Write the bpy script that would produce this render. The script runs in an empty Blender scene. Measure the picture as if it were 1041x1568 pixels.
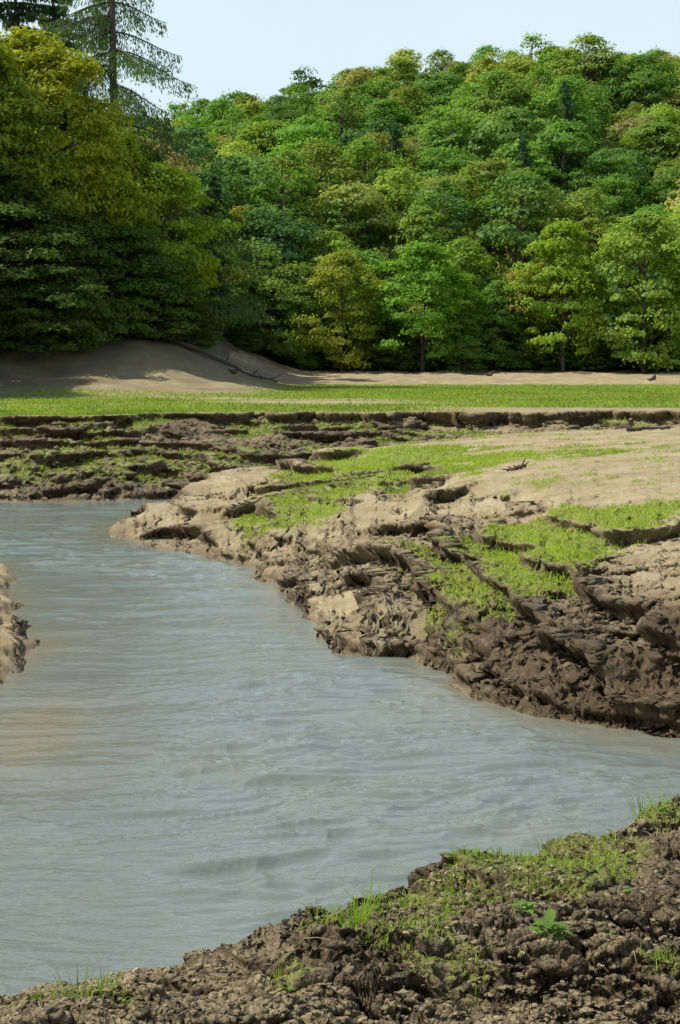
import bpy, math, numpy as np
from mathutils import Vector
rng=np.random.default_rng(7)
scene=bpy.context.scene
CAMZ=4.0; F=2613.0; HY=555.0
def G(px,py,z):
    D=(CAMZ-z)*F/(py-HY); return ((px-520.5)*D/F, D)
# ---------------- noise ----------------
def _h(ix,iy,s):
    n=(ix.astype(np.int64)*374761393+iy.astype(np.int64)*668265263+s*1442695041)&0xFFFFFFFF
    n=((n^(n>>13))*1274126177)&0xFFFFFFFF
    n=n^(n>>16)
    return (n&0xFFFF).astype(np.float64)/32767.5-1.0
def vn(x,y,s=0):
    xi=np.floor(x); yi=np.floor(y); fx=x-xi; fy=y-yi
    fx=fx*fx*fx*(fx*(fx*6-15)+10); fy=fy*fy*fy*(fy*(fy*6-15)+10)
    a=_h(xi,yi,s); b=_h(xi+1,yi,s); c=_h(xi,yi+1,s); d=_h(xi+1,yi+1,s)
    return (a+(b-a)*fx)*(1-fy)+(c+(d-c)*fx)*fy
def vn3(x,y,z,s=0):
    zi=np.floor(z); fz=z-zi; fz=fz*fz*(3-2*fz)
    o=zi*57.31; o1=(zi+1)*57.31
    return vn(x+o,y-o*1.7,s)*(1-fz)+vn(x+o1,y-o1*1.7,s)*fz
def fbm(x,y,sc,oct=4,s=0,g=0.5):
    r=np.zeros_like(x); a=1.0; t=0; fx=x/sc; fy=y/sc
    for i in range(oct):
        r+=a*vn(fx,fy,s+i*17); t+=a; a*=g
        fx,fy=(fx*0.8-fy*0.6)*2.03+3.1,(fx*0.6+fy*0.8)*2.03-1.7
    return r/t*1.5
def cell(x,y,s):
    xi=np.floor(x); yi=np.floor(y); f1=np.full(x.shape,9.); f2=np.full(x.shape,9.); v=np.zeros_like(x)
    for a in (-1,0,1):
        for b in (-1,0,1):
            cx=xi+a; cy=yi+b; dx=cx+.5+.42*_h(cx,cy,s)-x; dy=cy+.5+.42*_h(cx,cy,s+5)-y
            d=np.hypot(dx,dy); hv_=_h(cx,cy,s+9)+.9*(dx*_h(cx,cy,s+11)+dy*_h(cx,cy,s+13))
            n_=d<f1; f2=np.where(n_,f1,np.minimum(f2,d)); v=np.where(n_,hv_,v); f1=np.where(n_,d,f1)
    return v,f2-f1
def cellm(mask,x,y,s):
    v=np.zeros(x.shape); e=np.ones(x.shape)
    if mask.any(): v[mask],e[mask]=cell(x[mask],y[mask],s)
    return v,e
def ss(t):
    t=np.clip(t,0,1); return t*t*(3-2*t)
def mix(a,b,t): return a*(1-t)+b*t
# ---------------- land polygons ----------------
def sdist(x,y,poly):
    P=np.array(poly,float); n=len(P)
    dm=np.full(x.shape,1e18); ins=np.zeros(x.shape,bool)
    for i in range(n):
        ax,ay=P[i]; bx,by=P[(i+1)%n]
        ex,ey=bx-ax,by-ay; wx,wy=x-ax,y-ay
        t=np.clip((wx*ex+wy*ey)/(ex*ex+ey*ey),0,1)
        dx,dy=wx-ex*t,wy-ey*t
        dm=np.minimum(dm,dx*dx+dy*dy)
        if ay!=by:
            c=((ay>y)!=(by>y))&(x<(bx-ax)*(y-ay)/(by-ay)+ax)
            ins^=c
    d=np.sqrt(dm); return np.where(ins,d,-d)
PEN=[G(160,822,0),G(200,833,0),G(300,846,0),G(380,860,0),G(432,892,0),G(450,940,0),G(485,970,0),G(545,988,0),
     G(640,1005,0),G(720,1058,0),G(800,1092,0),G(880,1112,0),G(960,1128,0),G(1041,1138,0),(5.5,17.4),(10,17.5),(30,15),(200,15),(200,60),(30,60),(12,56),
     (4,52.5),(-1,49.5),(-3.6,47.8),(-4.7,45.8),(-5.3,43.5),(-5.6,41)]
NEAR=[(-200,-30),(-60,-10),(-10,1.8),(-4,4.1),(-2.4,5.1),(-1.7,5.6),(-1.15,6.0),(-0.95,6.2),(-0.6,6.5),(-0.12,6.85),(0.42,7.4),(1.0,8.15),(1.7,9.1),(4,10),(30,11),(200,11),(200,-60),(-200,-60)]
SPIT=[(-14,37),G(4,862,0),G(26,905,0),G(22,950,0),G(50,985,0),G(34,1012,0),G(2,1050,0),(-6,19),(-20,15),(-60,12),(-60,38)]
FAR=[(-900,51),(-30,50),G(0,768,0),G(120,766,0),G(240,764,0),(-4.2,51.2),(0,53),(4,56),(12,59),(30,63),(900,63),(900,2000),(-900,2000)]
cps=[(200,812,.3),(300,785,.5),(380,760,.7),(430,738,.95),(500,705,1.35),(600,690,1.6),(700,672,1.8),(850,662,1.9),(1041,655,2.0),
(1041,700,1.95),(850,720,1.8),(700,730,1.6),(560,745,1.3),(1041,770,1.8),(900,780,1.6),(700,820,1.15),(620,780,1.2),(500,830,.75),
(480,870,.6),(600,880,.8),(800,860,1.1),(1041,860,1.45),(1041,940,1.2),(850,930,.9),(700,930,.7),(560,940,.45),(900,1020,.6),(480,930,.15),(400,820,.55),(820,1010,.5)]
C=[G(a,b,c)+(c,) for a,b,c in cps]+[(15,22,1.7),(15,35,2),(15,50,2.1),(40,20,1.6),(40,50,2.2),(-5,41.5,.3)]
C=np.array(C); n=len(C)
K=np.hypot(C[:,None,0]-C[None,:,0],C[:,None,1]-C[None,:,1])
A=np.zeros((n+1,n+1)); A[:n,:n]=-K-np.eye(n)*0.05; A[:n,n]=1; A[n,:n]=1
W=np.linalg.solve(A,np.append(C[:,2],0))
def penB(x,y):
    r=np.full(x.shape,W[n])
    for i in range(n): r-=W[i]*np.hypot(x-C[i,0],y-C[i,1])
    return np.clip(r,0.12,2.3)
def terr(h,step,nz,sharp):
    t=h/step+nz; f=np.floor(t); r=ss((t-f-(1-sharp))/sharp); return (f+r+.1-nz)*step
def hillz(x,y):
    crest=np.interp(x,[-200,-80,-50,-32,-18,-5,21,64,120,300],[20,24,30,36,40,43.5,49.5,49.5,53,55])
    t=np.clip((y-158)/165,0,1)
    base=np.interp(y,[120,134,160,2000],[0,0.05,0.9,1.2])
    h=base+(crest-3)*(t*1.15-0.15*t*t*t*1.0)*ss(t*6)+ -ss((y-330)/200)*10
    h+=ss((y-175)/60)*3.0*fbm(x,y,45,2,91)
    return h
def blobm(x,y,px,py,z,wpx,dD):
    cx,cy=G(px,py,z); w=wpx*cy/F
    return np.exp(-(((x-cx)/w)**2+((y-cy)/dD)**2))
def terrain(x,y):
    x=np.asarray(x,float); y=np.asarray(y,float)
    n1=fbm(x,y,3.0,3,1); n2=fbm(x,y,0.7,3,2); n3=fbm(x,y,0.22,3,3); n4=fbm(x,y,0.07,2,4)
    # peninsula
    wx=x+.06*n2+.40*fbm(x,y,2.4,3,6); wy=y+.07*n2+.60*fbm(x,y,1.9,3,5,.5)
    dp=sdist(wx,wy,PEN)
    pmk=(dp>-.2)&(y<58)
    B=penB(wx,wy)
    right=ss((x+.3)/2.2); right2=ss((x-.5)/1.8)
    slab=ss(1.9*blobm(x,y,497,935,.15,52,1.5)-.15)
    gpatch=1.6*blobm(x,y,825,806,1.45,130,1.7)+1.6*blobm(x,y,775,893,.95,115,1.3)+1.1*blobm(x,y,540,712,1.4,110,4.5)
    m=(1-ss((B-1.42)/.22))*np.maximum(ss((fbm(x,y,3.2,2,14)+.40)/.45),.25+.6*right*(1-ss((B-1.0)/.3)))
    m=np.maximum(m,0.85*blobm(x,y,1041,820,1.5,140,3.5))
    flatp=1-.8*np.maximum(ss((gpatch-.3)/.6),slab)
    m=m*(.35+.65*flatp)
    T=terr(B+.16*n1,.36,fbm(x,y,4,2,8)*.9,.08)
    T=mix(T,terr(T+.02*n2,.09,fbm(x,y,2.2,2,15)*1.3,.25),.55)
    hp=mix(B+.03*n1,T,m)
    ramp=np.clip(dp/0.9,0,1)
    rr=0.42*ss(ramp*5)+.58*ss((ramp-.2)/.8)
    bank=(1-ss((dp-.1)/(1.2+1.2*right)))*(1-.75*slab)
    c1,e1=cellm(pmk,x/.95+.3*n2,y/.75+.3*n3,101); c2,e2=cellm(pmk,x/.34,y/.28,111)
    mb=np.maximum(m,bank)
    rg=.36+.45*right2*bank
    hp=hp*rr+(.036*c1*mb*(.6+.7*right)+.020*rg*c2*np.maximum(mb,.12)-.08*(1-ss(e1/.10))*mb*ss((n1+.2)/.5)-.022*rg*(1-ss(e2/.14))*mb
              +0.02*n2*m+0.018*rg*n3*np.maximum(bank,m*.8)+.005*n4*np.maximum(m,.5)+.006*n4+.008*n3)*ss(dp/.2)
    cr=1-ss(np.abs(fbm(x,y*1.5,1.8,3,12))/.06)
    hp+=-0.14*cr*mb*ss(dp/.5)*flatp
    hp=mix(hp,.20*ss(dp/.25)+.06*dp+.025*n1+.01*n3,.9*slab*(dp>0))
    hp=np.where(dp>0,np.maximum(hp,.03),np.maximum(dp*.35,-1.0))
    # spit
    ds=sdist(x+.12*n2,y+.35*n2+.1*n3,SPIT); hs=np.where(ds>0,.15*ss(ds/.35)+.03*n2*ss(ds/.5)+.015*n3+.12*ss(ds/3),np.maximum(ds*.25,-1))
    # near bank
    wx=x+.08*n2+.04*n3; wy=y+.10*fbm(x,y,.8,3,21)
    dn=sdist(wx,wy,NEAR)
    nmk=(dn>-.1)&(y>3)&(y<12)
    k1,g1=cellm(nmk,x/.26+.35*n2,y/.22+.35*n3,121); k2,g2=cellm(nmk,x/.085+.2*n3,y/.08,131); k3,g3=cellm(nmk,x/.035,y/.033,141)
    top=2.285+.03*n1+.03*fbm(x,y,.9,3,22)
    cr=1-ss(np.abs(fbm(x+.4*y,y*1.4,.95,3,27))/.055)
    pat=ss((fbm(x,y,.6,3,28)+.25)/.7)
    top+=.055*terr(fbm(x,y*1.6+x*.5,.7,3,24),.5,n2*.5,.10)+pat*(.032*k1-.034*(1-ss(g1/.18)))+(.4+.6*pat)*(.016*k2-.013*(1-ss(g2/.2)))+.006*k3-.004*(1-ss(g3/.25))+.012*n3+.005*n4-.08*cr
    top-=.06*(1-ss((dn-1.15)/.4))
    hn=top*(0.3*ss(dn/.35)+.7*ss((dn-.15)/.95))+.05*n2*ss(dn/.3)*(1-ss((dn-.9)/.5))
    hn=np.where(dn>0,np.maximum(hn,.02),np.maximum(dn*.6,-1))
    # far land
    wx=x+.10*n2; wy=y+.08*n2+.9*fbm(x,y,3.2,3,31,.5)
    df=sdist(wx,wy,FAR)
    lip=np.interp(x,[-60,-12,-10,-7,-5,0,14,60],[57,57,57.5,59.5,62,63.5,63.5,66])+1.6*fbm(x,x*0+3,3.4,3,33)+.9*fbm(x,y,1.6,3,34)
    fmk=(df>-.2)&(y<68)
    tb=np.clip(df/np.maximum(lip-(y-df),2.0),0,1)
    sl=.15*ss(df/.4)+1.80*tb**.9
    c3,e3=cellm(fmk,x/1.5+.3*n1,y/1.1+.3*n2,151); c4,e4=cellm(fmk,x/.5,y/.45,161)
    sl2=terr(sl+.30*n1,.42,fbm(x,y,5,2,35)*1.0,.16)
    sl2=mix(sl+.12*n1,sl2,.75*ss((fbm(x,y,3,2,36)+.7)/.6))
    rf=ss((fbm(x,y,2.4,2,37)+.5)/.8)
    sl2=sl2+(.4+.6*rf)*(.085*c3-.09*(1-ss(e3/.12))+.045*c4-.045*(1-ss(e4/.15)))
    past=ss((y-lip)/.10)
    flat=2.2+.03*n1
    hf=mix(np.minimum(sl2+.03*n2+.03*n3,1.96+.07*n1),flat,past)
    hf*=ss(df/.3)
    mound=3.3*ss((y-87)/29)*ss((-2.5-x)/11)+ (ss((y-112)/90)*9+.3*fbm(x,y,7,3,38))*ss((-8-x)/14)*ss((y-95)/15)
    mound+= .35*fbm(x,y,5,3,39)*ss((-2-x)/6)*ss((y-90)/10)
    hf=hf+np.maximum(mound*(1-ss((y-160)/60)),0)+hillz(x,y)*ss((y-120)/5)
    hf+=.16*fbm(x,y,2.5,4,40)*ss((y-132)/10)
    hf=np.where(df>0,np.maximum(hf,.02),np.maximum(df*.3,-1))
    h=np.maximum(np.maximum(hp,hs),np.maximum(hn,hf))
    isp=(dp>0); isf=(df>0); isn=(dn>0)
    # grass
    q=fbm(x,y,1.4,4,50); q2=fbm(x,y,.35,3,51)
    gp=(1.2*blobm(x,y,540,712,1.4,115,4.8)+.55*blobm(x,y,640,700,1.6,120,5)+2.8*blobm(x,y,825,806,1.45,130,1.7)+2.8*blobm(x,y,785,893,.95,108,1.35)
        +.7*blobm(x,y,1000,775,1.7,75,1.6)+.85*blobm(x,y,390,790,.6,60,3)+.8*blobm(x,y,470,765,1.0,55,3.2)+.55*blobm(x,y,850,690,1.9,300,7)+.45*blobm(x,y,600,830,1,60,2))
    gp=ss((gp*(1+.5*q)+.34*q2-.43)/.35)*isp
    gp=np.maximum(gp,.55*ss((q2+.4*q-.40)/.3)*isp*ss((B-1.35)/.3))
    g=gp
    gn=(blobm(x,y,590,1365,2.3,110,.36)*1.5+1.5*blobm(x,y,790,1305,2.3,105,.5)+1.3*blobm(x,y,900,1238,2.3,70,.35)+1.1*blobm(x,y,1000,1205,2.3,60,.35)
        +.9*blobm(x,y,130,1535,2.3,110,.12)+.6*blobm(x,y,20,1560,2.3,70,.2)+.7*blobm(x,y,440,1480,2.3,60,.15)+.6*blobm(x,y,1020,1480,2.3,50,.2)+.6*blobm(x,y,700,1460,2.3,50,.15)+.5*blobm(x,y,300,1530,2.3,70,.15)+.5*blobm(x,y,900,1330,2.3,90,.35))
    gn=ss((gn*(1+.4*q)+.44*q2-.40)/.35)*isn*ss((dn-.75)/.3)
    g=np.maximum(g,gn)
    fl=past*(1-ss((y-128-3*q)/8))
    mound_m=ss((y-90)/6)*ss((-2-x)/5)
    fg=fl*np.clip(.60+.75*fbm(x*.4,y,5,3,52)+.4*ss((x+6)/8)*ss((y-78)/15)-.35*ss((x-0)/5)*(1-ss((y-72)/8)),0,1)*(1-.92*mound_m)
    fb=(1-past)*isf*ss((tb-.1)/.15)*ss((.24+fbm(x,y,2.6,3,53)*1.1-.5*ss((x+2)/3)+.2*q2)/.2)*.8
    g=np.maximum(g,(fg+fb)*isf)
    # tone: 0 dry .. 1 dark
    tone=np.full(x.shape,.25)
    tone=np.where(isp,.04+.20*bank+.14*q+.06*n2+.08*(1-ss((B-.9)/.5))+.50*bank*right2+.24*m*right2*(1-ss((B-1.2)/.3))+.14*c1*mb-.6*slab,tone)
    tone=np.where(isf&(past<.5),.76+.3*q-.40*ss((x-1)/4)+.12*c3,tone)
    tone=np.where(isf&(past>=.5),.22+.15*q+.33*mound_m+.2*mound_m*fbm(x,y,5,3,55),tone)  # mound: browner sand, with patchy tree shade painted into its tone
    tone=np.where(isn,.42+.30*q+.2*n2+.10*k1,tone)
    tone=np.where(ds>0,.1+.1*q,tone)
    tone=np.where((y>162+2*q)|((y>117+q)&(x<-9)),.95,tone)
    wet=(1-ss((h-.02)/.10))*(y<75)
    tone=np.maximum(tone,wet*.6)
    return h,np.clip(g,0,1),np.clip(tone,-.3,1)
# ---------------- ground mesh ----------------
def geo(a,b,d): 
    k=max(2,int(math.log(b/a)/d)); return np.exp(np.linspace(math.log(a),math.log(b),k,endpoint=False))
rA=np.linspace(-8,3.4,24,endpoint=False)
rB=np.concatenate([geo(3.4,4,.006),geo(4,9,.0018),geo(9,15,.010),geo(15,68,.0018),[68.0]])
rC=np.concatenate([geo(68.0,170,.007)[1:],geo(170,1500,.03),[1500]])
uc=np.linspace(-.235,.235,720)
uo=np.exp(np.linspace(math.log(.24),math.log(5),40))
us=np.concatenate([-uo[::-1],uc,uo]); nc=len(us)
def block(r):
    X=us[None,:]*np.maximum(r,3.0)[:,None]; Y=np.repeat(r[:,None],nc,1)
    h,g,t=terrain(X.ravel(),Y.ravel()); sh=X.shape
    return X,Y,h.reshape(sh),g.reshape(sh),t.reshape(sh)
bA=block(rA); bB=block(rB); bC=block(rC)
Xb,Yb,Hb,Gb,Tb=bB
kk=5; cs_=np.cumsum(np.pad(Hb,((kk+1,kk),(0,0)),mode='edge'),axis=0); Hm=(cs_[2*kk+1:]-cs_[:-2*kk-1])/(2*kk+1); LP=Hb-Hm
dh=np.abs(np.diff(Hb,axis=0)); dy=np.diff(Yb,axis=0); ym=(Yb[1:]+Yb[:-1])/2
wgt=(dh*1.0+.28*dy)/ym*np.where(Hb[1:]>-.02,1,.2)+1e-6
pad=np.pad(wgt,((0,0),(4,3)),mode='edge'); cw=np.cumsum(np.pad(pad,((0,0),(1,0))),axis=1); wgt=(cw[:,8:]-cw[:,:-8])/8
NO=1650; R=[np.zeros((NO,nc)) for _ in range(5)]
for j in range(nc):
    c=np.concatenate([[0],np.cumsum(wgt[:,j])]); tg=np.linspace(0,c[-1],NO)
    for a,src in enumerate((Yb,Hb,Gb,Tb,LP)): R[a][:,j]=np.interp(tg,c,src[:,j])
Yr,Hr,Gr,Tr,Lr=R; Xr=us[None,:]*Yr
X=np.concatenate([bA[0],Xr,bC[0]]); Y=np.concatenate([bA[1],Yr,bC[1]]); Hh=np.concatenate([bA[2],Hr,bC[2]]).ravel()
GR=np.concatenate([bA[3],Gr,bC[3]]).ravel(); TN=np.concatenate([bA[4],Tr,bC[4]]).ravel()
LL=np.concatenate([bA[2]*0,Lr,bC[2]*0]).ravel()
nr=X.shape[0]
P3=np.stack([X.ravel(),Y.ravel(),Hh],1)
def normals(P):
    Pg=P.reshape(nr,nc,3); du=np.gradient(Pg,axis=1); dv=np.gradient(Pg,axis=0)
    N=np.cross(du,dv); N/=np.linalg.norm(N,axis=2,keepdims=True)+1e-12; return N.reshape(-1,3)
Nf=normals(P3); Yf=Y.ravel()
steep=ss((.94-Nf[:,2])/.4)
sg=steep.reshape(nr,nc).copy()
for _ in range(3): sg=np.maximum(sg,.8*np.maximum(np.roll(sg,1,0),np.roll(sg,-1,0)))
stp=sg.ravel()
sel=(stp>.02)&(Yf<68)&(Yf>3.4)&(Hh>.0)
px_,py_,pz_=P3[sel].T; nearS=Yf[sel]<13; farS=Yf[sel]>48
amp=np.where(nearS,.035,np.where(farS,.18,.11))*stp[sel]
k_=np.where(nearS,.5,1.)
d3=vn3(px_/(.9*k_),py_/(.9*k_),pz_/(.09*k_),3)*.8+vn3(px_/(.24*k_),py_/(.24*k_),pz_/(.08*k_),4)*.40+vn3(px_/.08,py_/.08,pz_/.045,5)*.15
Hn=Nf[sel].copy(); Hn[:,2]*=.25
und=np.clip(LL[sel]*1.7,-.14,.20)*np.where(nearS,.4,1.)
hd=Nf[sel][:,:2]; hl=np.linalg.norm(hd,axis=1,keepdims=True)+.15
P3[sel]+=Hn*(d3*amp)[:,None]
P3[sel,0:2]+=hd/hl*(und*stp[sel])[:,None]
TN=np.where(Yf<68,np.clip(TN+np.where(Yf<13,.5,.66)*ss((.80-Nf[:,2])/.38),0,1),TN)  # steeper ground takes a darker tone
GR=np.where(Yf<68,GR*(1-ss((.80-Nf[:,2])/.25)),GR)
def mkmesh(name,verts,faces_flat,loop_tot,mats,attrs={},smooth=False,matidx=None):
    me=bpy.data.meshes.new(name)
    nv=len(verts); nf=len(loop_tot)
    me.vertices.add(nv); me.vertices.foreach_set('co',np.ascontiguousarray(verts,dtype=np.float32).ravel())
    me.loops.add(len(faces_flat)); me.loops.foreach_set('vertex_index',np.ascontiguousarray(faces_flat,dtype=np.int32))
    me.polygons.add(nf)
    st=np.concatenate([[0],np.cumsum(loop_tot)[:-1]]).astype(np.int32)
    me.polygons.foreach_set('loop_start',st)
    try: me.polygons.foreach_set('loop_total',np.asarray(loop_tot,dtype=np.int32))
    except Exception: pass
    if matidx is not None: me.polygons.foreach_set('material_index',np.asarray(matidx,dtype=np.int32))
    me.polygons.foreach_set('use_smooth',np.full(nf,smooth))
    for k,v in attrs.items():
        a=me.attributes.new(k,'FLOAT','POINT'); a.data.foreach_set('value',np.ascontiguousarray(v,dtype=np.float32))
    for m in mats: me.materials.append(m)
    me.update(calc_edges=True)
    return me
def addobj(name,me,loc=(0,0,0),parent=None):
    o=bpy.data.objects.new(name,me); scene.collection.objects.link(o); o.location=loc
    if parent: o.parent=parent
    return o
# ---------------- materials ----------------
def newmat(name):
    m=bpy.data.materials.new(name); m.use_nodes=True; nt=m.node_tree; nt.nodes.clear()
    return m,nt,nt.nodes,nt.links
def nd(ns,t,**k):
    x=ns.new(t)
    for a,b in k.items(): setattr(x,a,b)
    return x
def noise(ns,ls,vec,scale,detail=4,rough=.6):
    t=ns.new('ShaderNodeTexNoise'); t.inputs['Scale'].default_value=scale; t.inputs['Detail'].default_value=detail; t.inputs['Roughness'].default_value=rough
    ls.new(vec,t.inputs['Vector']); return t.outputs['Fac']
def ramp(ns,ls,fac,stops):
    r=ns.new('ShaderNodeValToRGB'); e=r.color_ramp.elements
    while len(e)<len(stops): e.new(.5)
    for i,(p,c) in enumerate(stops): e[i].position=p; e[i].color=(*c,1)
    ls.new(fac,r.inputs[0]); return r.outputs[0]
def mixc(ns,ls,f,a,b,bt='MIX'):
    m=ns.new('ShaderNodeMix'); m.data_type='RGBA'; m.blend_type=bt
    for s,v in ((m.inputs[0],f),(m.inputs[6],a),(m.inputs[7],b)):
        if isinstance(v,(int,float)): s.default_value=v
        elif isinstance(v,tuple): s.default_value=(*v,1)
        else: ls.new(v,s)
    return m.outputs[2]
def math_(ns,ls,op,a,b,clamp=False):
    m=ns.new('ShaderNodeMath'); m.operation=op; m.use_clamp=clamp
    for s,v in ((m.inputs[0],a),(m.inputs[1],b)):
        if isinstance(v,(int,float)): s.default_value=v
        else: ls.new(v,s)
    return m.outputs[0]
def groundmat(name,clod=False):
    m,nt,ns,ls=newmat(name)
    out=ns.new('ShaderNodeOutputMaterial'); b=ns.new('ShaderNodeBsdfPrincipled'); ls.new(b.outputs[0],out.inputs[0])
    geo_=ns.new('ShaderNodeNewGeometry'); pos=geo_.outputs['Position']
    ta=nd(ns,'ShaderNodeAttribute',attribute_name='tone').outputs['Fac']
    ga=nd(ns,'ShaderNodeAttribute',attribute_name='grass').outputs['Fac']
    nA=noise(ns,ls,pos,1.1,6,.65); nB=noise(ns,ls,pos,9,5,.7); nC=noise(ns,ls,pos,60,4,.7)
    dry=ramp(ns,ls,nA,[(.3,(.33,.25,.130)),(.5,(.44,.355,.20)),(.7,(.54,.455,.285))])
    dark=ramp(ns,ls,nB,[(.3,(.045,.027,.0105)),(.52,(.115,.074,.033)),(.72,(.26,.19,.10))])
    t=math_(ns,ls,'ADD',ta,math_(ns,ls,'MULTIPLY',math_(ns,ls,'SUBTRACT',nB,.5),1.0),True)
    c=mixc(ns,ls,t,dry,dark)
    sp=ramp(ns,ls,nC,[(.3,(.5,.5,.5)),(.5,(1,1,1)),(.75,(1.4,1.38,1.34))])
    c=mixc(ns,ls,1.0,c,sp,'MULTIPLY')
    gcol=ramp(ns,ls,nB,[(.3,(.13,.17,.022)),(.5,(.22,.28,.035)),(.7,(.30,.32,.06))])
    gf=math_(ns,ls,'MULTIPLY',ga,ramp(ns,ls,nC,[(.3,(.4,)*3),(.55,(1,)*3)]),True)
    if not clod: c=mixc(ns,ls,gf,c,gcol)
    ls.new(c,b.inputs['Base Color'])
    rg=math_(ns,ls,'SUBTRACT',.95,math_(ns,ls,'MULTIPLY',t,.42)); ls.new(rg,b.inputs['Roughness'])
    b.inputs['Specular IOR Level'].default_value=.32
    h=math_(ns,ls,'ADD',math_(ns,ls,'MULTIPLY',nB,.055),math_(ns,ls,'MULTIPLY',nC,.025))
    bp=ns.new('ShaderNodeBump'); bp.inputs['Strength'].default_value=1.0; bp.inputs['Distance'].default_value=1.0
    ls.new(h,bp.inputs['Height']); ls.new(bp.outputs[0],b.inputs['Normal'])
    return m
GM=groundmat('mud_ground'); CM=groundmat('mud_clod',True)
def leafmat(name,trans=.35):
    m,nt,ns,ls=newmat(name)
    out=ns.new('ShaderNodeOutputMaterial')
    col=ns.new('ShaderNodeObjectInfo').outputs['Color']
    t=nd(ns,'ShaderNodeAttribute',attribute_name='tint').outputs['Fac']
    v=ramp(ns,ls,t,[(0,(.5,.57,.55)),(.5,(1,1,1)),(1,(1.55,1.4,1.1))])
    c=mixc(ns,ls,1.0,col,v,'MULTIPLY')
    d=ns.new('ShaderNodeBsdfDiffuse'); ls.new(c,d.inputs[0])
    tr=ns.new('ShaderNodeBsdfTranslucent'); ls.new(mixc(ns,ls,1.0,c,(1.3,1.35,.6),'MULTIPLY'),tr.inputs[0])
    g=ns.new('ShaderNodeBsdfGlossy'); g.inputs['Roughness'].default_value=.55; g.inputs[0].default_value=(.6,.65,.6,1)
    a=ns.new('ShaderNodeMixShader'); a.inputs[0].default_value=trans; ls.new(d.outputs[0],a.inputs[1]); ls.new(tr.outputs[0],a.inputs[2])
    e=ns.new('ShaderNodeMixShader'); e.inputs[0].default_value=.018; ls.new(a.outputs[0],e.inputs[1]); ls.new(g.outputs[0],e.inputs[2])
    ls.new(e.outputs[0],out.inputs[0]); return m
LEAF=leafmat('leaves',.42); GRASS=leafmat('grass_blades',.4)
def barkmat(name,c1,c2):
    m,nt,ns,ls=newmat(name); out=ns.new('ShaderNodeOutputMaterial'); b=ns.new('ShaderNodeBsdfPrincipled'); ls.new(b.outputs[0],out.inputs[0])
    tc=ns.new('ShaderNodeTexCoord').outputs['Object']; mp=ns.new('ShaderNodeMapping'); mp.inputs['Scale'].default_value=(6,6,1.2); ls.new(tc,mp.inputs[0])
    f=noise(ns,ls,mp.outputs[0],2,5,.7); ls.new(ramp(ns,ls,f,[(.3,c1),(.7,c2)]),b.inputs['Base Color']); b.inputs['Roughness'].default_value=.9
    bp=ns.new('ShaderNodeBump'); bp.inputs['Distance'].default_value=.03; ls.new(f,bp.inputs['Height']); ls.new(bp.outputs[0],b.inputs['Normal']); return m
BARK=barkmat('bark',(.04,.03,.022),(.13,.105,.08)); DRIFT=barkmat('driftwood',(.045,.034,.024),(.13,.105,.075))
i=np.arange(nr-1)[:,None]*nc+np.arange(nc-1)[None,:]
fa=np.stack([i,i+1,i+nc+1,i+nc],-1).reshape(-1)
addobj('ground',mkmesh('ground',P3,fa,np.full((nr-1)*(nc-1),4),[GM],{'grass':GR,'tone':TN},True))
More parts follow.
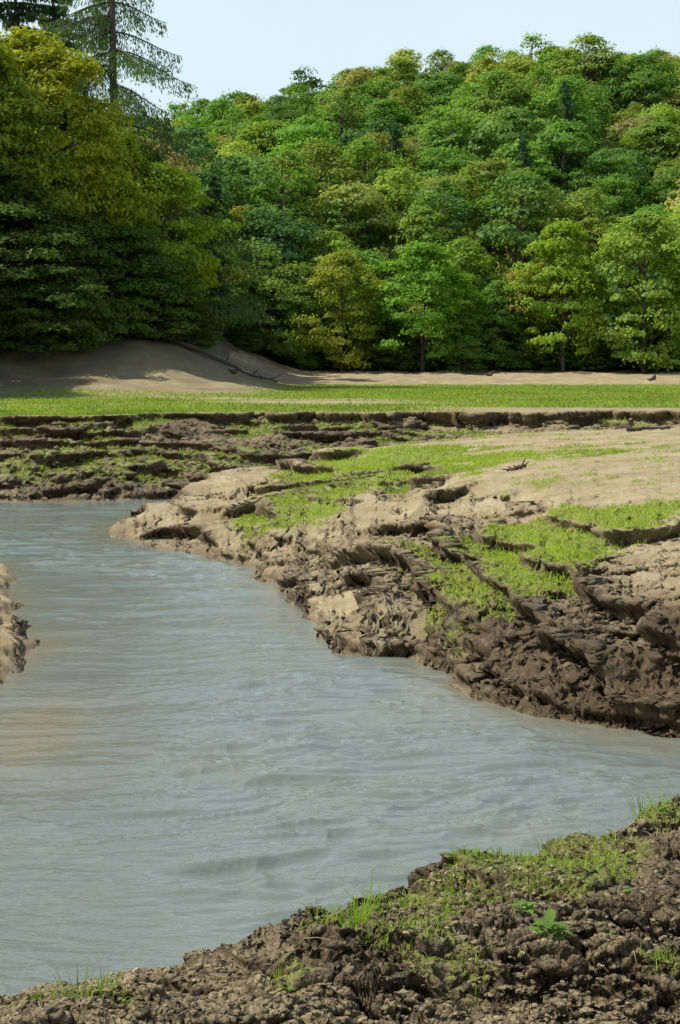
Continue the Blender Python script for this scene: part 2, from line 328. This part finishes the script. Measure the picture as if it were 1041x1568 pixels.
# ---------------- water ----------------
def watermesh():
    uw=np.concatenate([-np.exp(np.linspace(math.log(.25),math.log(12),24))[::-1],np.linspace(-.24,.24,680),np.exp(np.linspace(math.log(.25),math.log(12),24))])
    rw=np.concatenate([[-12,-6,0,3],geo(4.5,66,.0026),[66.]])
    x=(uw[None,:]*np.maximum(rw,4.5)[:,None]).ravel(); y=np.repeat(rw[:,None],len(uw),1).ravel()
    d=-np.maximum(np.maximum(sdist(x,y,PEN),sdist(x,y,SPIT)),np.maximum(sdist(x,y,NEAR),sdist(x,y,FAR)))
    sh=(1-ss(d/1.0))*.5
    sh=np.maximum(sh,blobm(x,y,40,1130,0,120,2.2)*.9)
    sh=np.maximum(sh,blobm(x,y,20,1010,0,90,2.5)*.8)
    # running ripples: crests lie roughly across the current and curl with it
    a=math.radians(-10); xr=x*math.cos(a)-y*math.sin(a)+.5*fbm(x,y,2.5,2,201); yr=x*math.sin(a)+y*math.cos(a)+.40*fbm(x,y,3.0,3,202)
    act=.35+.65*ss((fbm(x,y*.8,4.0,3,203)+.35)/.7)
    z=.024*vn(xr/1.5,yr/.70,204)+act*(.026*vn(xr/.8+5,yr/.27,205)+.017*vn(xr/.40,yr/.13+9,206)*(1-ss((y-32)/15))+.0075*vn(xr/.18,yr/.06,207)*(1-ss((y-15)/10)))
    z+=act*.028*(1-np.abs(vn(xr/1.1,yr/.33,208)))**4+act*.014*(1-np.abs(vn(xr/.5,yr/.15,209)))**4*(1-ss((y-28)/15))
    z*=.35+.65*ss(d/1.0)
    n_=len(uw); j=np.arange(len(rw)-1)[:,None]*n_+np.arange(n_-1)[None,:]
    f=np.stack([j,j+1,j+n_+1,j+n_],-1).reshape(-1)
    m,nt,ns,ls=newmat('river_water')
    out=ns.new('ShaderNodeOutputMaterial'); b=ns.new('ShaderNodeBsdfPrincipled'); ls.new(b.outputs[0],out.inputs[0])
    pos=ns.new('ShaderNodeNewGeometry').outputs['Position']
    s=nd(ns,'ShaderNodeAttribute',attribute_name='shallow').outputs['Fac']
    nL=noise(ns,ls,pos,.40,3,.55)
    mp=ns.new('ShaderNodeMapping'); mp.inputs['Rotation'].default_value=(0,0,math.radians(-10)); mp.inputs['Scale'].default_value=(.5,1.1,1); ls.new(pos,mp.inputs[0])
    n3=noise(ns,ls,mp.outputs[0],14,3,.6)
    t=math_(ns,ls,'ADD',math_(ns,ls,'MULTIPLY',s,.9),math_(ns,ls,'MULTIPLY',math_(ns,ls,'SUBTRACT',nL,.5),.7),True)
    ls.new(mixc(ns,ls,t,(.165,.195,.175),(.225,.190,.110)),b.inputs['Base Color'])
    b.inputs['Roughness'].default_value=.035; b.inputs['IOR'].default_value=1.333
    bp=ns.new('ShaderNodeBump'); bp.inputs['Strength'].default_value=1; bp.inputs['Distance'].default_value=1
    ls.new(math_(ns,ls,'MULTIPLY',n3,.012),bp.inputs['Height']); ls.new(bp.outputs[0],b.inputs['Normal'])
    return mkmesh('river_water',np.stack([x,y,z],1),f,np.full((len(rw)-1)*(n_-1),4),[m],{'shallow':sh},True)
addobj('river_water',watermesh())
# ---------------- mesh builder ----------------
class MB:
    def __init__(s): s.v=[]; s.f=[]; s.lt=[]; s.mi=[]; s.t=[]; s.n=0
    def add(s,v,f,lt,mi,t):
        v=np.asarray(v,float); s.v.append(v); s.f.append(np.asarray(f).ravel()+s.n); s.lt.append(np.asarray(lt)); s.mi.append(np.full(len(lt),mi)); s.t.append(np.broadcast_to(t,(len(v),)).astype(float)); s.n+=len(v)
    def tube(s,pts,rad,k=6,mi=0,t=.5):
        pts=np.asarray(pts,float); m=len(pts); tg=np.gradient(pts,axis=0); tg/=np.linalg.norm(tg,axis=1,keepdims=True)+1e-9
        ref=np.where(np.abs(tg[:,2:3])>.9,[[1.,0,0]],[[0,0,1.]]); a=np.cross(tg,ref); a/=np.linalg.norm(a,axis=1,keepdims=True); b=np.cross(tg,a)
        an=np.arange(k)/k*2*np.pi; rad=np.asarray(rad,float)
        v=pts[:,None]+rad[:,None,None]*(np.cos(an)[None,:,None]*a[:,None]+np.sin(an)[None,:,None]*b[:,None])
        ii=np.arange(m-1)[:,None]*k; jj=np.arange(k)[None,:]; j2=(jj+1)%k
        f=np.stack([ii+jj,ii+j2,ii+k+j2,ii+k+jj],-1).reshape(-1)
        s.add(v.reshape(-1,3),f,np.full((m-1)*k,4),mi,t)
    def leaves(s,c,nrm,size,t,mi=1,asp=.6,axis=None):
        m=len(c); nrm=nrm/(np.linalg.norm(nrm,axis=1,keepdims=True)+1e-9)
        r=rng.normal(size=(m,3)) if axis is None else axis
        a=r-nrm*np.sum(r*nrm,axis=1,keepdims=True); a/=np.linalg.norm(a,axis=1,keepdims=True)+1e-9
        b=np.cross(nrm,a); sz=np.broadcast_to(size,(m,))[:,None]
        v=np.stack([c-a*sz,c-b*sz*asp+a*sz*.1,c+a*sz,c+b*sz*asp+a*sz*.1],1).reshape(-1,3)
        s.add(v,np.arange(4*m),np.full(m,4),mi,np.repeat(t,4))
    def mesh(s,name,mats,smooth=False):
        return mkmesh(name,np.concatenate(s.v),np.concatenate(s.f),np.concatenate(s.lt),mats,{'tint':np.concatenate(s.t)},smooth,np.concatenate(s.mi))
def broadleaf(name,H,R,base,ncl,nl,ls_,rc0,lean=0,tsh=.8):
    b=MB(); th=H*.8
    zs=np.linspace(0,1,9); ax=np.stack([lean*zs**1.5*R+.15*np.sin(zs*5+rng.random()*6),.15*np.cos(zs*4+rng.random()*6),zs*th-.5],1)
    r0=H*.016+.05; b.tube(ax,r0*(1-zs*.85),7)
    ph=rng.random(6)*6.28
    cs=[]
    for k in range(ncl):
        t=rng.random()**.8; a=rng.random()*6.283
        prof=max(0,1-abs(2*t-.84)**2.6/1.6)**.6 if t<.42 else max(0,1-((t-.42)/.58)**2.2)**.62
        lob=1+.22*np.sin(2*a+ph[0]+t*3)+.16*np.sin(3*a+ph[1]-t*5)+.10*np.sin(5*a+ph[2]+t*9)
        rr=R*prof*lob*(.4+.6*rng.random()**.4)
        z=base+(H-base-rc0*.5)*t
        cs.append([rr*np.cos(a)+lean*t*R,rr*np.sin(a),z])
    cs=np.array(cs); mid0=np.array([0,0,base+(H-base)*.4])
    for k in range(min(ncl,22)):
        c=cs[k]; z0=max(.12,min(.9,(c[2]-.35*np.hypot(c[0],c[1])-1)/th)); p0=np.array([np.interp(z0,zs,ax[:,j]) for j in range(3)])
        tt=np.linspace(0,1,5)[:,None]; mid=p0+(c-p0)*tt; mid[:,2]+=.12*np.hypot(*(c-p0)[:2])*np.sin(tt[:,0]*np.pi); mid[1:4]+=rng.normal(size=(3,3))*.12
        b.tube(mid,np.linspace(r0*.38,.02,5),5)
    for c in cs:
        m=int(nl*(.6+.8*rng.random())); rc=rc0*(.55+.9*rng.random())
        d=rng.normal(size=(m,3)); d/=np.linalg.norm(d,axis=1,keepdims=True); d[:,2]=np.where(d[:,2]<-.15,-d[:,2]*.7,d[:,2])
        rad=rc*(.6+.45*rng.random((m,1))**.5)*(1+.25*np.sin(d[:,0:1]*7+ph[3])*np.cos(d[:,1:2]*6+ph[4]))
        p=c+d*rad*[1.1,1.1,.7]
        ow=(c-mid0); ow=ow/(np.linalg.norm(ow)+.1)
        nrm=d*.6+ow*.45+[0,0,.25]+rng.normal(size=(m,3))*.33
        ct=.33+.34*rng.random()
        b.leaves(p,nrm,ls_*(.6+.8*rng.random(m)),np.clip(ct+rng.normal(size=m)*.12+.08*d[:,2],0,1))
    m=int(ncl*nl*.05); k=rng.integers(0,ncl,m); p=cs[k]+np.clip(rng.normal(size=(m,3)),-1.6,1.6)*rc0*[.6,.6,.45]
    b.leaves(p,rng.normal(size=(m,3))+[0,0,.5],ls_*(.6+.6*rng.random(m)),.4+.3*rng.random(m))
    return b.mesh(name,[BARK,LEAF])
def conifer(name,H,L,dens,droop,ls_,spars=1.0,step=.022):
    b=MB(); zs=np.linspace(0,1,10); ax=np.stack([.1*np.sin(zs*4),.1*np.cos(zs*3),zs*H-.5],1); r0=.013*H+.03; b.tube(ax,r0*(1-zs*.95)+.01,7)
    z=H*.12
    while z<H*.99:
        t=z/H
        for k in range(rng.integers(3,6)):
            a=rng.random()*6.283; Lb=L*(1-t)**.75*(.5+.7*rng.random())+.25
            s_=np.linspace(0,1,7); rad=Lb*s_
            zz=z+Lb*(.18*s_-droop*s_**1.6+.30*droop*s_**4)
            pts=np.stack([rad*np.cos(a)+.05*rng.normal(),rad*np.sin(a),zz],1)
            b.tube(pts,np.linspace(.045,.008,7)*(H/20),4)
            m=int(dens*Lb)
            u=rng.random(m)*.95+.05; w=rng.normal(size=m)*.13*Lb*(1-u*.5)
            px=np.interp(u,s_,pts[:,0])-np.sin(a)*w; py=np.interp(u,s_,pts[:,1])+np.cos(a)*w
            hang=rng.random(m)**1.5*.55*spars; pz=np.interp(u,s_,pts[:,2])-hang-abs(w)*.3
            ax_=np.stack([rng.normal(size=m)*.35+.3*np.cos(a),rng.normal(size=m)*.35+.3*np.sin(a),-np.ones(m)*(.4+.5*spars)],1)
            b.leaves(np.stack([px,py,pz],1),rng.normal(size=(m,3)),ls_*(.6+.8*rng.random(m)),.3+.35*rng.random(m),asp=.28,axis=ax_)
        z+=H*step*(1+.6*rng.random())
    return b.mesh(name,[BARK,LEAF])
# ---------------- forest ----------------
hv=[broadleaf('broadleaf_%d'%k,*a) for k,a in enumerate([
 (12,4.6,1.0,62,95,.22,1.35),(13.5,4.0,1.5,60,95,.21,1.2),(11,5.0,.8,66,90,.22,1.4),(12.5,3.8,1.2,52,95,.21,1.15),(14,4.7,2,70,95,.21,1.35),(10,4.3,.5,55,95,.22,1.3),(15,3.6,2,58,85,.21,1.05),(12,5.2,1.5,60,85,.22,1.15)])]
cv=[conifer('conifer_%d'%k,*a) for k,a in enumerate([(17,3.0,60,.35,.2,.7),(15,2.6,60,.3,.2,.7)])]
def gz(x,y): return float(terrain(np.array([x]),np.array([y]))[0][0])
pal=[(.155,.285,.052),(.19,.32,.056),(.13,.24,.058),(.24,.33,.056),(.29,.34,.060),(.27,.28,.085),(.245,.225,.10),(.11,.215,.07),(.21,.325,.052)]
pw=np.array([.18,.17,.13,.15,.11,.09,.05,.06,.06]); pw/=pw.sum()
def jit(c,a=.17): 
    k=1+rng.normal()*a; return (c[0]*k*(1+rng.normal()*.08),c[1]*k,c[2]*k,1)
forest=bpy.data.objects.new('hillside_forest',None); scene.collection.objects.link(forest)
pts=[]; y=167.0; row=0
while y<350:
    xs=np.arange(-.30*y-12,.30*y+14,6.6)+ (row%2)*3.3
    for x in xs: pts.append((x+rng.normal()*1.7,y+rng.normal()*1.7))
    y+=6.2; row+=1
for y in np.arange(128,166,6.5):
    for x in np.arange(-60,-9+(y-128)*.06,6.0): pts.append((x+rng.normal(),y+rng.normal()))
pts=np.array(pts); pz=terrain(pts[:,0],pts[:,1])[0]
for (x,y),z in zip(pts,pz):
    low=y<215
    if rng.random()<(.10 if (low and -22<x<12) else .006): me=cv[rng.integers(0,2)]; col=jit((.085,.165,.07)); s=.8+.35*rng.random()
    else:
        me=hv[rng.integers(0,8)]; col=jit(pal[rng.choice(9,p=pw)]); s=.64+.54*rng.random()
    if y<166: s*=.8; col=(col[0]*.75,col[1]*.75,col[2]*.75,1)
    if me in cv and y>280: s*=.7
    o=addobj('forest_tree',me,(x,y,z-.3),forest); o.color=col; o.rotation_euler=(rng.normal()*.05,rng.normal()*.05,rng.random()*6.28)
    o.scale=(s*(.9+.25*rng.random()),s*(.9+.25*rng.random()),s)
for k in range(120):
    x=-30+rng.random()*95; y=161+rng.random()*8; s=.22+.25*rng.random()
    o=addobj('forest_shrub',hv[rng.integers(0,6)],(x,y,gz(x,y)-.3),forest); o.color=jit((.08,.15,.03)); o.rotation_euler=(0,0,rng.random()*6.28); o.scale=(s*1.3,s*1.3,s)
ev=[broadleaf('edge_a',14,4.6,.6,105,150,.18,1.2),broadleaf('edge_b',15,4.9,.8,115,150,.18,1.2),broadleaf('edge_c',12,4.3,.4,100,145,.17,1.1)]
for px,D,top,wd,vi,col in [(522,160,378,110,0,(.29,.34,.045)),(648,160,368,150,1,(.19,.36,.04)),(760,163,425,90,2,(.15,.29,.04)),(862,161,335,140,1,(.26,.39,.04)),
    (985,158,318,170,0,(.24,.36,.06)),(325,160,430,120,2,(.20,.31,.08)),(460,162,430,80,0,(.17,.29,.045)),(590,164,440,90,2,(.14,.27,.04)),(710,161,460,80,0,(.15,.29,.04)),
    (395,166,420,90,1,(.15,.24,.055)),(1090,160,330,160,2,(.19,.35,.04)),(920,165,440,80,2,(.14,.27,.04)),(285,140,470,70,2,(.12,.21,.05)),(258,128,440,60,2,(.09,.17,.03)),(370,158,500,70,2,(.11,.2,.04))]:
    x=(px-520)*D/F; z=gz(x,D); zt=CAMZ+(HY-top)*D/F; sz=(zt-z)/[14,15,12][vi]; sx=wd*D/F/2/[4.6,4.9,4.3][vi]*.95
    o=addobj('broadleaf_tree',ev[vi],(x,D,z-.3)); o.scale=(sx,sx,sz); o.color=(*col,1); o.rotation_euler=(0,0,rng.random()*6.28)
lv=[broadleaf('grove_a',19,6.0,1.0,185,250,.155,1.2),broadleaf('grove_b',16,5.2,.6,160,250,.15,1.1),broadleaf('grove_c',12,4.5,.4,140,230,.145,1.05)]
for px,D,top,vi,col,w in [(45,113,40,0,(.34,.37,.03),.95),(-90,110,20,0,(.22,.29,.03),1.1),(160,119,185,1,(.23,.31,.035),.8),(245,119,250,2,(.28,.40,.04),.85),
     (205,125,215,1,(.13,.22,.035),.75),(110,124,150,1,(.12,.20,.035),.85),(20,124,110,1,(.11,.18,.03),.9),(-20,107,240,1,(.10,.17,.03),1.0),(100,108,320,2,(.10,.17,.03),1.0),
     (175,111,340,2,(.10,.18,.03),.9),(225,114,380,2,(.14,.23,.03),.75),(30,104,350,2,(.08,.14,.025),1.0),(-180,108,60,0,(.10,.16,.025),1.1),(-140,124,60,0,(.07,.13,.025),1.1),
     (-210,97,170,0,(.10,.16,.025),.95),(-260,88,150,0,(.10,.16,.025),.95),(-120,102,300,1,(.09,.15,.025),.8)]:  # first two here: unseen trees left of frame, added to shadow the sand
    x=(px-520)*D/F; z=gz(x,D); zt=CAMZ+(HY-top)*D/F; hh=[19,16,12][vi]; s=(zt-z)/hh
    o=addobj('broadleaf_tree',lv[vi],(x,D,z-.3)); o.scale=(w,w,s); o.color=(*col,1); o.rotation_euler=(0,0,rng.random()*6.28)
lar=conifer('larch',36,12.5,110,.68,.145,1.9,.026)
sp=conifer('spruce',27,5.0,120,.38,.2,.9)
for nm,me,px,D,top,col,H0 in [('larch_tree',lar,172,124,-270,(.10,.17,.065),36),('spruce_tree',sp,25,138,-160,(.06,.11,.04),27),('spruce_tree',sp,80,146,-120,(.065,.12,.045),27),('spruce_tree',sp,-60,136,-160,(.055,.1,.04),27)]:
    x=(px-520)*D/F; z=gz(x,D); s=(CAMZ+(HY-top)*D/F-z)/H0
    o=addobj(nm,me,(x,D,z-.3)); o.scale=(s,s,s); o.color=(*col,1); o.rotation_euler=(0,0,rng.random()*6.28)
under=bpy.data.objects.new('woodland_undergrowth',None); scene.collection.objects.link(under)
for k in range(80):
    x=-34+rng.random()*24; y=109+rng.random()*12+max(0,(x+14))*1.2; s=.2+.2*rng.random()
    o=addobj('undergrowth_bush',ev[rng.integers(0,3)],(x,y,gz(x,y)-.3),under); o.color=jit((.07,.12,.025)); o.scale=(s*1.4,s*1.4,s); o.rotation_euler=(0,0,rng.random()*6.28)
# ---------------- grass ----------------
def grassmesh(name,x0,x1,y0,y1,N,hmin,hmax,w,lean,color,fan=False,thr=.3):
    u=rng.random(N); v=rng.random(N)
    y=y0+(y1-y0)*v
    x=(x0+(x1-x0)*u)*(y/y1 if fan else 1)
    h,g,t=terrain(x,y); k=(g>thr+.4*rng.random(N))&(h>.05); x,y,h=x[k],y[k],h[k]; m=len(x)
    a=rng.random(m)*6.283; hh=hmin+(hmax-hmin)*rng.random(m)**1.6; d=rng.normal(size=(m,2))*lean*hh[:,None]
    wv=np.stack([np.cos(a),np.sin(a),0*a],1)*w*(.6+.8*rng.random(m))[:,None]
    c=np.stack([x,y,h-.01],1); mid=c+np.stack([d[:,0]*.35,d[:,1]*.35,hh*.6],1); tip=c+np.stack([d[:,0],d[:,1],hh*(1-.25*np.hypot(d[:,0],d[:,1])/hh)],1)
    V=np.stack([c-wv,c+wv,mid+wv*.7,mid-wv*.7,tip],1).reshape(-1,3)
    b5=np.arange(m)[:,None]*5; f=np.concatenate([b5+[0,1,2,3],b5+[3,2,4]],1).ravel()
    me=mkmesh(name,V,f,np.tile([4,3],m),[GRASS],{'tint':np.repeat(np.clip(rng.normal(size=m)*.2+.5+.25*fbm(x,y,2,2,60),0,1),5)})
    o=addobj(name,me); o.color=(*color,1); return o
grassmesh('meadow_grass',-32,32,56,134,130000,.05,.18,.02,.5,(.25,.35,.055),True,.25)
grassmesh('riverbank_grass',-6,8,21,50,170000,.03,.11,.008,.5,(.34,.45,.05))
grassmesh('foreground_grass',-1.4,2.0,4.1,8,60000,.012,.055,.0022,.6,(.28,.39,.055))
grassmesh('bank_ledge_grass',-13,8,50,62,40000,.04,.12,.015,.5,(.22,.28,.05))
b=MB()
for px,py,nb,hh in [(545,1395,26,.15),(560,1385,22,.17),(500,1400,10,.10),(620,1368,30,.08),(985,1205,22,.14),(1010,1200,20,.12),(120,1545,26,.10),(160,1530,30,.07),(262,1466,10,.05),(215,1466,8,.05),(650,1358,20,.07),
    (840,1250,24,.06),(905,1232,24,.06),(790,1290,20,.06),(440,1490,14,.06),(710,1310,12,.05),(1020,1475,26,.06),(690,1470,22,.04),(60,1560,16,.06),(540,1420,24,.07)]:
    cx,cy=G(px,py,2.28); cz=gz(cx,cy)
    for k in range(nb):
        a=rng.random()*6.283; r=rng.random()**.5*.05; L=hh*(.4+.8*rng.random()); le=.15+.5*rng.random(); s_=np.linspace(0,1,5)
        p=np.stack([cx+np.cos(a)*(r+le*L*s_**2),cy+np.sin(a)*(r+le*L*s_**2),cz-.01+L*s_*(1-.25*le*s_)],1)
        wd=np.array([-np.sin(a),np.cos(a),0])*.002; ww=(1-s_**2)[:,None]
        V=np.concatenate([p-wd*ww,p+wd*ww]); f=[[i,i+1,i+6,i+5] for i in range(4)]
        b.add(V,f,[4]*4,0,.4+.4*rng.random())
o=addobj('grass_tufts',b.mesh('grass_tufts',[GRASS])); o.color=(.22,.34,.05,1)
def weed(px,py,s,nl):
    b=MB(); x,y=G(px,py,2.30); z=gz(x,y)
    for k in range(nl):
        a=k*2.4+rng.random()*.5; L=s*(.6+.5*rng.random()); el=.25+.7*rng.random(); s_=np.linspace(0,1,7)
        cx=L*s_*math.cos(el); cz=.01+L*(s_*math.sin(el)*1.2-.45*s_**2)+k*.004
        w=L*.24*np.sin(np.pi*np.clip(s_**.8,0,1))*(s_>.12)+.002
        c=np.stack([cx*math.cos(a),cx*math.sin(a),cz],1); wd=np.array([-math.sin(a),math.cos(a),0])
        V=np.concatenate([c-wd*w[:,None]+[0,0,.12*s*.3],c,c+wd*w[:,None]+[0,0,.12*s*.3]])
        f=[[i,i+1,i+8,i+7] for i in range(6)]+[[i+7,i+8,i+15,i+14] for i in range(6)]
        b.add(V,f,[4]*12,0,.35+.4*rng.random())
    o=addobj('leafy_weed',b.mesh('leafy_weed',[GRASS],True),(x,y,z)); o.color=(.16,.27,.06,1)
for a in [(842,1448,.08,12),(805,1402,.055,7),(795,1410,.04,5),(912,1325,.035,6),(440,1490,.035,6),(965,1380,.03,5),(930,1420,.03,5),(1015,1215,.04,6)]: weed(*a)
b=MB()
for k in range(260):
    y=4.2+rng.random()*3.2; x=-.9+rng.random()*2.6; h=terrain(np.array([x]),np.array([y]))[0][0]
    if h<2.1: continue
    a=rng.random()*6.28; L=.02+.09*rng.random()**2; d=np.array([math.cos(a),math.sin(a),rng.normal()*.1])*L
    p=np.array([x,y,h+.008]); b.tube([p,p+d*.5+[0,0,.005],p+d],[.0014,.0012,.0007],4,0,.5)
addobj('dry_straw',b.mesh('dry_straw',[barkmat('straw',(.25,.18,.10),(.45,.36,.22))]))
# ---------------- clods ----------------
import bmesh
bm=bmesh.new(); bmesh.ops.create_icosphere(bm,subdivisions=1,radius=1); JV=np.array([v.co[:] for v in bm.verts]); JF=np.array([[v.index for v in f.verts] for f in bm.faces]); bm.free()
def clods(name,x,y,size,tone,Vb,Fb,flat=.6,sink=.2):
    h=terrain(x,y)[0]; m=len(x); nvb=len(Vb)
    a=rng.random(m)*6.283; sc=size[:,None]*(.6+.7*rng.random((m,3)))*[1,1,flat]
    V=Vb[None]*(1+.22*rng.normal(size=(m,nvb,1)))*sc[:,None,:]
    ca,sa=np.cos(a)[:,None],np.sin(a)[:,None]
    V=np.stack([V[...,0]*ca-V[...,1]*sa,V[...,0]*sa+V[...,1]*ca,V[...,2]+V[...,0]*rng.normal(size=(m,1))*.25],-1)
    V+=np.stack([x,y,h+size*sink],1)[:,None]
    f=(Fb[None]+(np.arange(m)*nvb)[:,None,None]).ravel()
    me=mkmesh(name,V.reshape(-1,3),f,np.full(m*len(Fb),3),[CM],{'tone':np.repeat(tone,nvb),'grass':np.zeros(m*nvb)})
    return addobj(name,me)
N=42000; y=4.0+rng.random(N)*4.2; x=-1.3+rng.random(N)*3.4; h=terrain(x,y)[0]; k=(h>1.7)&(fbm(x,y,.5,2,71)>-.25); x,y=x[k],y[k]
clods('mud_clods',x,y,.003+.012*rng.random(len(x))**3.0,np.clip(.40+.30*rng.normal(size=len(x)),0,1),JV,JF)
N=30000; y=17.6+rng.random(N)*34; x=-6+rng.random(N)*18; h,g,t=terrain(x,y); k=(h>.05)&(t>.2+.25*rng.random(N))&(x/y<.28)&(fbm(x,y,1.2,2,72)>-.1); x,y,t=x[k],y[k],t[k]
clods('bank_clods',x,y,.012+.06*rng.random(len(x))**4,np.clip(t+.15*rng.normal(size=len(x)),0,1),JV,JF,.6,.1)
N=8000; y=50+rng.random(N)*14; x=-13+rng.random(N)*30; h,g,t=terrain(x,y); k=(h>.05)&(h<2.05)&(t>.3); x,y,t=x[k],y[k],t[k]
clods('far_bank_clods',x,y,.03+.12*rng.random(len(x))**4,np.clip(t+.15*rng.normal(size=len(x)),0,1),JV,JF,.55,.1)
# ---------------- driftwood ----------------
def log(name,pts,rad,br=[]):
    b=MB(); pts=np.array(pts,float); s=np.linspace(0,1,len(pts)); q=np.linspace(0,1,14)
    P=np.stack([np.interp(q,s,pts[:,j]) for j in range(3)],1); P+=rng.normal(size=P.shape)*rad*.25
    b.tube(P,rad*(1-.6*q)*(1+.1*rng.normal(size=14)),8)
    for i,dx,dy,dz,r in br:
        p=P[i]; d=np.array([dx,dy,dz]); b.tube([p,p+d*.4+rng.normal(size=3)*.04*np.linalg.norm(d),p+d*.75,p+d],[r,r*.75,r*.5,r*.15],5)
    return addobj(name,b.mesh(name,[DRIFT],True))
def onl(x,y,dz): return (x,y,gz(x,y)+dz)
log('fallen_trunk',[onl(-13,113,.5),onl(-10.5,113,.3),onl(-8,114,.25),onl(-6,115,.2),onl(-4.2,116,.15)],.17,[(10,.5,-.3,.5,.06),(12,.8,0,.3,.05),(7,.3,-.2,.6,.05),(4,.5,.2,.5,.05),(11,-.4,-.5,.4,.04)])
x,y=G(800,712,1.83); log('driftwood_stump',[onl(x-.3,y,.02),onl(x-.05,y,.05),onl(x+.08,y,.07)],.06,[(8,.10,0,.20,.03),(9,.14,.1,.10,.02),(5,-.1,-.1,.08,.02),(2,-.25,0,.02,.022)])
x,y=G(985,658,2.0); log('driftwood_log',[onl(x-.5,y,.06),onl(x,y,.08),onl(x+.8,y,.06)],.07,[(11,.4,0,.06,.03)])
for px,py,D in [(752,577,150),(1000,588,140),(360,566,112)]:
    x=(px-520)*D/F; log('tree_stump',[onl(x-.3,D,0),onl(x,D,.2),onl(x+.1,D,.32)],.2,[(5,.35,0,.3,.07),(3,-.4,0,.2,.06),(8,.2,.2,.35,.05)])
# ---------------- light, sky, camera ----------------
ts=Vector((-.80,.14,0)).normalized(); el=math.radians(54); ts=Vector((ts.x*math.cos(el),ts.y*math.cos(el),math.sin(el)))
sl=bpy.data.lights.new('sun','SUN'); sl.energy=5.0; sl.angle=math.radians(.53); sl.color=(1,.96,.88)
so=bpy.data.objects.new('sun',sl); scene.collection.objects.link(so); so.rotation_euler=(-ts).to_track_quat('-Z','Y').to_euler(); so.location=(0,0,80)
w=bpy.data.worlds.new('World'); scene.world=w; w.use_nodes=True; nt=w.node_tree
bg=nt.nodes['Background']; sk=nt.nodes.new('ShaderNodeTexSky'); sk.sky_type='NISHITA'; sk.sun_disc=False; sk.sun_elevation=el; sk.sun_rotation=math.atan2(ts.x,ts.y)
sk.air_density=1.0; sk.dust_density=2.0; sk.ozone_density=1.0
# thin summer haze, thickest near the horizon
ns,ls=nt.nodes,nt.links
tc=ns.new('ShaderNodeTexCoord'); sx=ns.new('ShaderNodeSeparateXYZ'); ls.new(tc.outputs['Generated'],sx.inputs[0])
mr=ns.new('ShaderNodeMapRange'); mr.interpolation_type='SMOOTHSTEP'; ls.new(sx.outputs[2],mr.inputs[0]); mr.inputs[1].default_value=.18; mr.inputs[2].default_value=.64; mr.inputs[3].default_value=1; mr.inputs[4].default_value=0
cl=noise(ns,ls,tc.outputs['Generated'],2.2,4,.5)
hf_=math_(ns,ls,'MULTIPLY',mr.outputs[0],math_(ns,ls,'ADD',.84,math_(ns,ls,'MULTIPLY',cl,.3)),True)
ls.new(mixc(ns,ls,hf_,sk.outputs[0],(6.8,8.3,9.0)),bg.inputs[0]); bg.inputs[1].default_value=.11
cam=bpy.data.cameras.new('camera'); co=bpy.data.objects.new('camera',cam); scene.collection.objects.link(co)
co.location=(0,0,CAMZ); co.rotation_euler=(math.radians(90),0,0); cam.sensor_fit='VERTICAL'; cam.sensor_height=36; cam.lens=60; cam.shift_y=-(784-HY)/1568
cam.clip_end=4000; cam.clip_start=.1; scene.camera=co
scene.view_settings.view_transform='Standard'; scene.view_settings.look='None'; scene.view_settings.exposure=0
